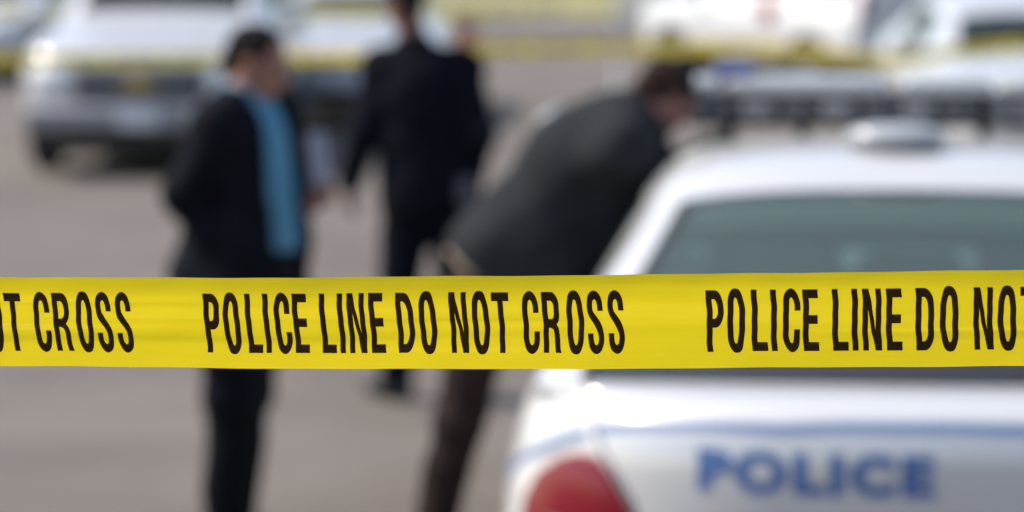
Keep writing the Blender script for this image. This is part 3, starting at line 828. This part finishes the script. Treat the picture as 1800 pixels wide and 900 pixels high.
def person(J, label, mats, vox=.008, jacket_open=None, shirt=False, hat=None, hem=None, fold=.004, group=None, shell=1.0, extras=None, hs=.93, hair_cut=0.0, tr=1.0, jex=None):
    """J: joints in metres, world axes"""
    t = thing('person', label, 'person', (J['base'][0], J['base'][1], 0), 0, group)
    base = V(J['base'][0], J['base'][1], 0)
    Q = {k: (np.array(v, float) - (base if k not in ('hf', 'hu', 'front') and not k.startswith('hd') and not k.startswith('pn') else 0)) for k, v in J.items()}
    pts = np.array([Q[k] for k in Q if k not in ('hf', 'hu', 'front', 'base') and not k.startswith('hd') and not k.startswith('pn')])
    lo, hi = pts.min(0) - .26, pts.max(0) + .26; lo[2] = max(lo[2], -.03)
    fr = unit(Q['front']); chest, pel = Q['chest'], Q['pelvis']
    B = Field(lo, hi, vox)
    # ---- body
    B.cap(pel, chest, .125, .135, .05, fr, .72)
    B.cap(Q['shL'], Q['shR'], .070, .070, .06, fr, .9)
    B.cap((Q['shL'] + Q['shR']) / 2, Q['neck'], .07, .056, .04)
    B.cap(Q['neck'], Q['head'] - unit(Q['hu']) * .05 - unit(Q['hf']) * .02, .056, .053, .03)
    head_prims(B, Q['head'], Q['hf'], Q['hu'], hs)
    for s_ in 'LR':
        B.cap(Q['sh' + s_], Q['el' + s_], .055, .042, .03); B.cap(Q['el' + s_], Q['wr' + s_], .042, .027, .02)
        hand_prims(B, Q['wr' + s_], Q['hd' + s_], Q['pn' + s_], J.get('th' + s_, 1.0) if False else (1 if s_ == 'L' else -1), .7)
        B.cap(Q['hip' + s_], Q['kn' + s_], .085, .055, .04); B.cap(Q['kn' + s_], Q['an' + s_], .054, .037, .03)
        B.cap(Q['an' + s_], Q['to' + s_], .036, .030, .02)
    body = link_mesh('body', B.mesh('body'), mats['skin'], t)
    # ---- trousers
    T = Field(lo, hi, vox)
    T.cap(pel - unit(chest - pel) * .02, pel + unit(chest - pel) * .10, .15, .145, .05, fr, .78)
    for s_ in 'LR':
        T.cap(Q['hip' + s_], Q['kn' + s_], .108 * (.5 + .5 * tr), .080 * tr, .05); T.cap(Q['kn' + s_], Q['an' + s_] + V(0, 0, .01), .080 * tr, .066 * tr, .04)
    T.wrinkle(fold, 38, 5)
    link_mesh('trousers', T.mesh('trousers'), mats['trousers'], t)
    # ---- shoes
    for s_ in 'LR':
        F = Field(np.minimum(Q['an' + s_], Q['to' + s_]) - .12, np.maximum(Q['an' + s_], Q['to' + s_]) + .12, .007)
        d = unit((Q['to' + s_] - Q['an' + s_]) * V(1, 1, 0)); a0 = Q['an' + s_] * V(1, 1, 0)
        F.cap(a0 - d * .055 + V(0, 0, .042), a0 + d * .06 + V(0, 0, .046), .040, .046, .03); F.cap(a0 + d * .06 + V(0, 0, .044), a0 + d * .17 + V(0, 0, .034), .046, .034, .03)
        F.cap(a0 + V(0, 0, .05), a0 + V(0, 0, .11), .048, .050, .03)
        F.half((0, 0, .003), (0, 0, -1))
        link_mesh('shoe', F.mesh('shoe'), M['leather'], t)
    # ---- shirt
    if shirt:
        F = Field(lo, hi, vox)
        F.cap(pel + unit(chest - pel) * .03, chest, .153, .150, .05, fr, .78)
        F.cap(Q['shL'] * .8 + Q['shR'] * .2, Q['shR'] * .8 + Q['shL'] * .2, .078, .078, .06, fr, .9)
        F.cap((Q['shL'] + Q['shR']) / 2, Q['neck'] + (Q['head'] - Q['neck']) * .08, .085, .066, .04)
        F.wrinkle(fold * .5, 40, 11)
        link_mesh('shirt', F.mesh('shirt'), mats['shirt'], t)
    # ---- jacket
    F = Field(lo, hi, vox)
    up = unit(chest - pel); hm = hem if hem is not None else .12
    F.cap(pel - up * hm, pel + up * .05, .175 * shell, .165 * shell, .05, fr, .80); F.cap(pel + up * .05, chest, .165 * shell, .168 * shell, .06, fr, .80)
    F.cap(Q['shL'], Q['shR'], .085, .085, .07, fr, .95)
    F.cap((Q['shL'] + Q['shR']) / 2, Q['neck'], .095, .070, .05)
    for s_ in 'LR':
        F.cap(Q['sh' + s_], Q['el' + s_], .080, .066, .045); F.cap(Q['el' + s_], Q['wr' + s_], .066, .050, .03)
    if jex: jex(F, Q, fr)
    F.wrinkle(fold, 34, 2)
    F.half(pel - up * (hm + .02), -up)
    nd = unit(Q['head'] - Q['neck'])
    F.cap(Q['neck'] + nd * .045, Q['neck'] + nd * .20, .072, .10, .01, sub=True)
    if jacket_open:
        w0, w1, dep, shift = jacket_open          # half widths at hem and collar
        lat = unit(np.cross(fr, V(0, 0, 1)))
        for i in range(13):
            a = i / 12; c = (pel - up * (hm + .1)) * (1 - a) + (Q['neck'] + fr * .02) * a
            wd = w0 * (1 - a) + w1 * a
            F.cap(c + fr * (dep + .10) + lat * (shift - 0), c + fr * (dep + .26) + lat * shift, wd, wd * 1.3, .006, sub=True)
    link_mesh('jacket', F.mesh('jacket'), mats['jacket'], t)
    o = link_mesh('hair', hair_mesh(Q['head'], Q['hf'], Q['hu'], hs, hair_cut), mats['hair'], t)
    if extras: extras(t, Q, fr, lo, hi)
    return t

# man with the open jacket: faces right and a little towards the camera
Y1 = 8.37
def w1(x, y, dy=0.0): return np.array(px(x, y, Y1)) * V(1, 0, 1) + V(0, Y1 + dy, 0)
f1 = unit(V(.88, -.47, 0)); r1 = unit(V(-.47, -.88, 0))
pel = w1(455, 445); ch = w1(442, 262); nk = w1(424, 174); hd = w1(453, 110)
J = dict(base=(pel[0] - .03, Y1, 0), front=f1, pelvis=pel, chest=ch, neck=nk, head=hd, hf=unit(V(.93, -.25, -.25)), hu=unit(V(.25, -.02, 1)),
         shR=w1(424, 214) + r1 * .11, shL=w1(438, 206) - r1 * .14,
         elR=w1(366, 334) + r1 * .13, wrR=w1(408, 402) + r1 * .13, hdR=unit(V(.45, -.1, -1)), pnR=-r1,
         elL=w1(468, 320) - r1 * .16, wrL=w1(500, 352) - r1 * .05, hdL=unit(V(.9, -.2, .05)), pnL=unit(V(.1, -.6, .5)),
         hipR=w1(422, 482) + r1 * .08, hipL=w1(432, 482) - r1 * .08,
         knR=w1(424, 690) + r1 * .05, knL=w1(416, 690) - r1 * .05,
         anR=w1(402, 955) + r1 * .03, anL=w1(392, 962) - r1 * .05,
         toR=w1(402, 955) + r1 * .03 + f1 * .15 - V(0, 0, .05), toL=w1(392, 962) - r1 * .05 + f1 * .15 - V(0, 0, .05))
def jex1(F, Q, fr):
    # the coat hangs out behind him and flares at the hem
    F.cap(w1(385, 345) - V(*Q0), w1(368, 480) - V(*Q0), .08, .12, .08)
    F.cap(w1(440, 430) - V(*Q0), w1(425, 480) - V(*Q0), .165, .185, .06)
Q0 = (J['base'][0], J['base'][1], 0)
person(J, 'man in an open dark jacket over a blue shirt, facing right', dict(skin=M['skin'], trousers=M['navy'], jacket=M['navy'], shirt=M['shirt_blue'], hair=M['hair']),
       jacket_open=(.10, .052, -.035, .01), shirt=True, hem=.16, hs=.92, hair_cut=.035, tr=.99, jex=jex1)
# folded paper in his hand
hw = J['wrL'] + unit(J['hdL']) * .075
bm = bmesh.new()
for i, a in enumerate((-4, 5)):
    add_box(bm, (0, i * .004, 0), (.055, .0015, .225), 0, Matrix.Rotation(R(a), 3, 'Z') @ Matrix.Rotation(R(-6), 3, 'Y'))
o = link('paper_sheet', bm, M['paper'], None, False); o.location = Vector(hw) + Vector((.005, .03, .085))
tag(o, 'folded pale paper held upright in front of the man in the blue shirt', 'paper')

# man in dark uniform, back to the camera
Y2 = 11.5
def w2(x, y, dy=0.0): return np.array(px(x, y, Y2)) * V(1, 0, 1) + V(0, Y2 + dy, 0)
f2 = unit(V(-.25, .97, 0))
J = dict(base=(w2(735, 0)[0], Y2, 0), front=f2, pelvis=w2(758, 345), chest=w2(744, 175), neck=w2(724, 62), head=w2(712, -2), hf=unit(V(-.5, .85, -.1)), hu=V(0, .05, 1),
         shL=w2(670, 118), shR=w2(814, 118), elL=w2(640, 232, -.04), wrL=w2(614, 322, .03), hdL=unit(V(-.15, .2, -1)), pnL=V(1, .3, 0),
         elR=w2(846, 238, -.10), wrR=w2(822, 330, .12), hdR=unit(V(-.6, .5, -.4)), pnR=V(-.4, -.7, 0),
         hipL=w2(714, 385), hipR=w2(808, 385), knL=w2(699, 540), knR=w2(800, 540), anL=w2(697, 674), anR=w2(812, 674, .1),
         toL=w2(660, 695, .10), toR=w2(820, 695, .26))
def ex2(t, Q, fr, lo, hi):
    F = Field(lo, hi, .009); F.cap(Q['pelvis'] + V(0, 0, .02), Q['pelvis'] + V(0, 0, .045), .182, .182, .01, fr, .80); F.half(Q['pelvis'] + V(0, 0, .06), (0, 0, 1)); F.half(Q['pelvis'] + V(0, 0, .01), (0, 0, -1))
    b = link_mesh('belt', F.mesh('belt'), M['leather'], t)
    bm = bmesh.new(); add_box(bm, (Q['pelvis'][0] + .15, -.13, Q['pelvis'][2] + .03), (.07, .05, .12), .012); link('pouch', bm, M['dark_grille'], b)
person(J, 'man in dark navy uniform standing with his back to the camera', dict(skin=M['skin_dark'], trousers=M['navy2'], jacket=M['navy2'], hair=M['hair']), hem=.03, extras=ex2, shell=1.22, tr=1.04)

# man bending over the car
Y3 = 7.55
def w3(x, y, dy=0.0): return np.array(px(x, y, Y3)) * V(1, 0, 1) + V(0, Y3 + dy, 0)
f3 = unit(V(.66, -.12, -.74))
J = dict(base=(w3(770, 0)[0], Y3, 0), front=f3, pelvis=w3(892, 440), chest=w3(1015, 290), neck=w3(1128, 205), head=w3(1172, 168), hf=unit(V(.78, .35, -.5)), hu=unit(V(.55, .1, .85)),
         shR=w3(1085, 258, -.19), shL=w3(1080, 236, .19), elR=w3(1150, 380, -.05), wrR=w3(1262, 300, .06), hdR=unit(V(.9, .2, -.05)), pnR=V(0, 0, -1),
         elL=w3(1200, 330, .30), wrL=w3(1290, 280, .42), hdL=unit(V(.9, .2, -.05)), pnL=V(0, 0, -1),
         hipR=w3(858, 505, -.08), hipL=w3(862, 505, .08), knR=w3(806, 735, -.08), knL=w3(812, 730, .08), anR=w3(722, 1090, -.08), anL=w3(732, 1085, .09),
         toR=w3(812, 1120, -.09), toL=w3(822, 1115, .10))
Q3 = (J['base'][0], J['base'][1], 0)
def jex3(F, Q, fr):
    o = V(*Q3)
    F.cap(w3(1015, 285) - o, w3(1085, 245) - o, .125, .12, .08, (0, 1, 0), 1.3)        # rounded upper back
    F.cap(w3(970, 440) - o, w3(1090, 350) - o, .12, .12, .10, (0, 1, 0), 1.3)        # the front of the jacket hanging down
    F.cap(w3(960, 470) - o, w3(1060, 430) - o, .10, .10, .08, (0, 1, 0), 1.3)
def ex3(t, Q, fr, lo, hi):
    up = unit(Q['chest'] - Q['pelvis'])
    F = Field(lo, hi, .009); F.cap(Q['pelvis'] - up * .10, Q['pelvis'] + up * .02, .166, .165, .01, fr, .80); F.half(Q['pelvis'] - up * .105, -up); F.half(Q['pelvis'] + up * .02, up)
    link_mesh('shirt_tail', F.mesh('shirt_tail'), M['beige'], t)
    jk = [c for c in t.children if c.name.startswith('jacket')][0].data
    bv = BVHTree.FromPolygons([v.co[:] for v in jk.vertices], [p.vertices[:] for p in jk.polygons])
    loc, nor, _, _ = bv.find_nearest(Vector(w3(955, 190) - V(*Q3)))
    bm = bmesh.new(); add_lathe(bm, [(.055, -.03), (.055, .004), (.055, .010), (.02, .012)], 'Z', 32)  # plain pale oval set on the upper back of the jacket
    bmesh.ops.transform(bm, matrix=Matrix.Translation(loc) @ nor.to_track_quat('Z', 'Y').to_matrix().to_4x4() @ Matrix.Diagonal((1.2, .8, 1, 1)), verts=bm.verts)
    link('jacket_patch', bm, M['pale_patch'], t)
person(J, 'man in a charcoal jacket and brown trousers bending over the police car', dict(skin=M['skin_dark'], trousers=M['brown'], jacket=M['charcoal'], hair=M['hair_brown']), hem=.07, extras=ex3, shell=1.05, hs=.80, tr=.80, jex=jex3)

# ------------------------------------------------------------------ barrier tapes
# poster grotesque drawn with an even stroke of 15.2 in a box 105 high, then squeezed sideways as on the tape
SQ = 9.6 / 15.2
def smooth_path(pts, n=6):
    out = []
    P = [Vector((p[0], p[1], 0)) for p in pts]
    for i in range(len(P) - 1):
        a = P[max(i - 1, 0)]; b, c = P[i], P[i + 1]; d = P[min(i + 2, len(P) - 1)]
        for k in range(n):
            t = k / n
            out.append(0.5 * ((2 * b) + (c - a) * t + (2 * a - 5 * b + 4 * c - d) * t * t + (3 * b - a - 3 * c + d) * t ** 3))
    out.append(P[-1]); return out
def stroke(pts, h=7.6):
    P = smooth_path(pts); L, Q = [], []
    for i, p in enumerate(P):
        d = (P[min(i + 1, len(P) - 1)] - P[max(i - 1, 0)]).normalized()
        if i in (0, len(P) - 1): d = Vector((0, 1 if d.y > 0 else -1, 0))
        n = Vector((-d.y, d.x, 0)); L.append((p + n * h)[:2]); Q.append((p - n * h)[:2])
    return L + Q[::-1]
def oval(x0, x1, y0, y1, e=2.6, n=44):
    out = []
    for i in range(n):
        a = 2 * math.pi * i / n; c, s_ = math.cos(a), math.sin(a)
        out.append(((x0 + x1) / 2 + (x1 - x0) / 2 * math.copysign(abs(c) ** (2 / e), c), (y0 + y1) / 2 + (y1 - y0) / 2 * math.copysign(abs(s_) ** (2 / e), s_)))
    return out
def bowl(x0, x1, y0, y1, rx, ry, n=12):
    """straight left side, rounded right side, counter-clockwise from bottom left"""
    out = [(x0, y0)]
    for cx, cy, a0 in ((x1 - rx, y0 + ry, -90), (x1 - rx, y1 - ry, 0)):
        for i in range(n + 1):
            a = R(a0 + 90 * i / n); out.append((cx + rx * math.cos(a), cy + ry * math.sin(a)))
    out.append((x0, y1)); return out
def glyph(ch, W):
    T = 15.2; H = 105
    if ch == 'I': return [[(0, 0), (T, 0), (T, H), (0, H)]]
    if ch == 'L': return [[(0, 0), (W, 0), (W, T), (T, T), (T, H), (0, H)]]
    if ch == 'E': return [[(0, 0), (W, 0), (W, T), (T, T), (T, 46), (W * .95, 46), (W * .95, 46 + T), (T, 46 + T), (T, H - T), (W * .99, H - T), (W * .99, H), (0, H)]]
    if ch == 'T': return [[(W / 2 - T / 2, 0), (W / 2 + T / 2, 0), (W / 2 + T / 2, H - T), (W, H - T), (W, H), (0, H), (0, H - T), (W / 2 - T / 2, H - T)]]
    if ch == 'N': return [[(0, 0), (14.4, 0), (14.4, 70), (W - 16.5, 0), (W, 0), (W, H), (W - 14.4, H), (W - 14.4, 35), (16.5, H), (0, H)]]
    if ch == 'O': return [oval(0, W, -2.5, H + 2.5), oval(T, W - T, T - 2, H - T + 2, 2.3)]
    if ch == 'D': return [bowl(0, W, 0, H, 26, 36), bowl(T, W - T, T, H - T, 13, 22)]
    if ch == 'P': return [[(0, 0), (T, 0), (T, 41)] + bowl(T, W, 41, H, 21, 26)[1:-1] + [(0, H)], bowl(T, W - T, 41 + T, H - T, 9, 13)]
    if ch == 'R':
        leg = [(0, 0), (T, 0), (T, 43), (21, 43), (28, 40.5), (31, 34), (31.5, 26), (32, 12), (34, 0), (W + 2.5, 0), (W, 6), (W - 1, 14), (W - 1.5, 32), (W - 5, 43), (W - 11, 49)]
        return [leg + bowl(T, W - .5, 46, H, 20, 24)[6:-1] + [(0, H)], bowl(T, W - T, 43 + T, H - T, 9, 12)]
    h = 7.6; r = W - h; l = h; m = W / 2
    if ch == 'C': return [stroke([(r, 69), (r - .6, 82), (r - 5, 94), (m, 99.5), (l + 5, 94), (l + .6, 82), (l, 68), (l, 52), (l, 37), (l + .6, 23), (l + 5, 11), (m, 5.5), (r - 5, 11), (r - .6, 23), (r, 37)])]
    if ch == 'S': return [stroke([(r - .5, 72), (r - 1.5, 85), (r - 6, 95), (m, 99.5), (l + 5, 95.5), (l + 1, 87), (l + .5, 77), (l + 3, 67), (m - 5, 59), (m + 5, 48.5), (r - 3, 39), (r, 28), (r - 1, 17), (r - 5.5, 9), (m, 5.5), (l + 6, 10), (l + 1, 20), (l, 33.5)])]
def glyph_bm(ch, w_px):
    c = bpy.data.curves.new('letter', 'CURVE'); c.dimensions = '2D'; c.fill_mode = 'BOTH'
    for poly in glyph(ch, w_px / SQ):
        sp = c.splines.new('POLY'); sp.points.add(len(poly) - 1); sp.use_cyclic_u = True
        for p, q in zip(sp.points, poly): p.co = (q[0] * SQ, q[1], 0, 1)
    o = bpy.data.objects.new('letter', c); COL.objects.link(o)
    me = bpy.data.meshes.new_from_object(o.evaluated_get(bpy.context.evaluated_depsgraph_get()))
    b = bmesh.new(); b.from_mesh(me)
    bpy.data.meshes.remove(me); bpy.data.objects.remove(o); bpy.data.curves.remove(c)
    bmesh.ops.remove_doubles(b, verts=b.verts, dist=1e-4)
    return b
WORDS = [('P', 355, 27.5), ('O', 388.5, 29), ('L', 428.2, 25.5), ('I', 459.5, 9.6), ('C', 479, 28), ('E', 511.5, 25.2),
         ('L', 559.3, 25.2), ('I', 590.8, 9.6), ('N', 608, 30.5), ('E', 646.4, 25.2), ('D', 694, 30), ('O', 733.5, 30),
         ('N', 787.8, 31), ('O', 827, 30), ('T', 863.1, 30.5), ('C', 916, 29), ('R', 951.2, 30), ('O', 993.4, 30), ('S', 1030, 28.5), ('S', 1066.5, 28.5)]
def add_words(out, rows, du):
    """letters laid out in tape units: u in photo pixels of one repeat, v from top (0) to bottom (1)"""
    for ch, x0, wd in WORDS:
        b = glyph_bm(ch, wd)
        for v in b.verts: v.co = Vector((x0 + v.co.x, 0.826 - v.co.y / 105.0 * 0.652, 0))
        slice_bm(b, 1, rows); slice_bm(b, 0, np.arange(x0 + du, x0 + wd + 2, du))
        tmp = bpy.data.meshes.new('w'); b.to_mesh(tmp); b.free(); out.from_mesh(tmp); bpy.data.meshes.remove(tmp)

def make_tape(label, surf, u0, u1, nu, nv, repeats, lean, group, off, remap=lambda u, k: u + 883 * k):
    bm = bmesh.new()
    g = [[bm.verts.new(surf(u0 + (u1 - u0) * i / nu, j / nv, 0)) for j in range(nv + 1)] for i in range(nu + 1)]
    for i in range(nu):
        for j in range(nv): bm.faces.new((g[i][j], g[i + 1][j], g[i + 1][j + 1], g[i][j + 1]))
    t = link('barrier_tape', bm, M['tape'])
    tag(t, label, 'tape', group)
    one = bmesh.new(); add_words(one, [j / nv for j in range(1, nv)], (u1 - u0) / nu * 2)
    tmp = bpy.data.meshes.new('w'); one.to_mesh(tmp); one.free()
    for k in repeats:
        b = bmesh.new(); b.from_mesh(tmp)
        for v in b.verts:
            u = remap(v.co.x, k)
            v.co = surf(u + lean(u, v.co.y), v.co.y, off)
        link('lettering', b, M['ink'], t, False)
    bpy.data.meshes.remove(tmp)
    return t

# near tape: u is measured in photo pixels along it (1800 = the picture's width)
CRE = [(.36, .05, .0011, .5, .0), (.55, .09, .0015, .8, 1.0), (.70, .06, -.0010, .7, 2.2), (.24, .07, .0010, 1.0, .4)]
def near(u, v, off):
    q = u / 1800.0
    Y = 2.262 + .075 * (0.5 - q) + .012 * math.sin(q * 3.1)
    yt = interp(u, [-3000, 0, 400, 900, 1130, 1800, 5000], [470, 487, 488.5, 485, 482.3, 475, 440])
    yb = interp(u, [-3000, 0, 500, 900, 1500, 1800, 5000], [610, 643, 648, 649, 645.5, 643, 610])
    yt += .4 * math.sin(u * .013 + 1) + .3 * math.sin(u * .037); yb += .4 * math.sin(u * .011 + 2) + .3 * math.sin(u * .031 + 1)
    y = yt + (yb - yt) * v
    d = 0.0
    for c, wd, a, fr_, ph in CRE:
        cc = c + .035 * math.sin(fr_ * 6.28 * q + ph) + .02 * math.sin(fr_ * 17 * q + 2 * ph)
        am = a * (0.55 + 0.45 * math.sin(fr_ * 9.0 * q + ph * 3))
        x = (v - cc) / wd
        d += am * (math.tanh(x) * .5 + math.exp(-x * x) * .6)
    for c, fr_, ph, a in ((.41, .7, .3, .00022), (.50, 1.1, 2.0, -.0002), (.58, .9, 4.0, .00022), (.27, .6, 1.0, -.00018), (.76, 1.3, 5.0, .00018)):
        x = (v - c - .03 * math.sin(fr_ * 5 * q + ph)) / .014
        d += 2.0 * a * math.tanh(x) * max(0, math.sin(fr_ * 7.0 * q + ph * 2)) 
    d += math.tan(R(-22)) * (.5 - v) * .0765          # the film leans forward a little
    d += .0045 * max(0, (.24 - v) / .24) ** 1.5 + .0008 * math.sin(q * 7 + v * 4)
    d += .00015 * math.sin(q * 60 + 9 * v) * math.sin(q * 23 + 4)
    p = px(u, y, Y + d)
    p.y -= off
    return p
def lean(u, v):
    L = max(2.0, 13 - .0075 * u)
    s = (v - .17) / .66
    return L * s + .8 * math.sin(s * 7.5 + u * .004) + .35 * math.sin(s * 19 + u * .011)
def near_map(u, k):
    # the film comes a little nearer to the camera towards the right
    if k == 0: return u
    if k > 0: return 1240 + 965 * (k - 1) + (u - 355) * 1.087
    return 53.3 + 850 * (k + 1) + (u - 914.4) * .958
make_tape('yellow POLICE LINE DO NOT CROSS tape stretched sharp across the foreground', near, -4200, 6000, 1900, 56, range(-3, 5), lean, None, .0007, near_map)

# tape beyond the people
Y5 = 19.0
def far(u, v, off):
    X = (u - 900) / 2132.0 + .0
    Y = Y5 + .25 * math.sin(X * .8)
    zc = interp(X, [-12, -3.5, -1.18, -.2, 1.69, 2.55, 3.53, 12], [1.15, 1.045, 1.07, 1.117, 1.117, 1.03, 1.128, 1.25])
    tw = .25 * math.sin(X * 1.9 + 1)
    h = (.5 - v) * .0765
    return Vector((X, Y + h * math.sin(tw) - off, zc + h * math.cos(tw)))
make_tape('blurred yellow tape strung behind the men at bonnet height, nearer of the two far tapes', far, -20000, 22000, 700, 6, range(-11, 12), lambda u, v: 0, 'far barrier tapes', .002)
Y6 = 27.0
def far2(u, v, off):
    X = (u - 900) / 2132.0
    zc = 1.105 + .02 * math.sin(X * 1.3)
    h = (.5 - v) * .0765
    return Vector((X, Y6 - off, zc + h))
make_tape('blurred yellow tape along the top of the picture, furthest of the tapes', far2, -20000, 900 + 1.0 * 2132, 400, 6, range(-12, 2), lambda u, v: 0, 'far barrier tapes', .002)
bm = bmesh.new(); add_lathe(bm, [(.14, 0), (.14, .03), (.016, .04), (.014, 1.25), (.01, 1.27)], 'Z', 20)
o = link('metal_post', bm, M['post']); o.location = (1.03, Y6 + .01, 0)
tag(o, 'thin grey post where the furthest tape ends', 'post')
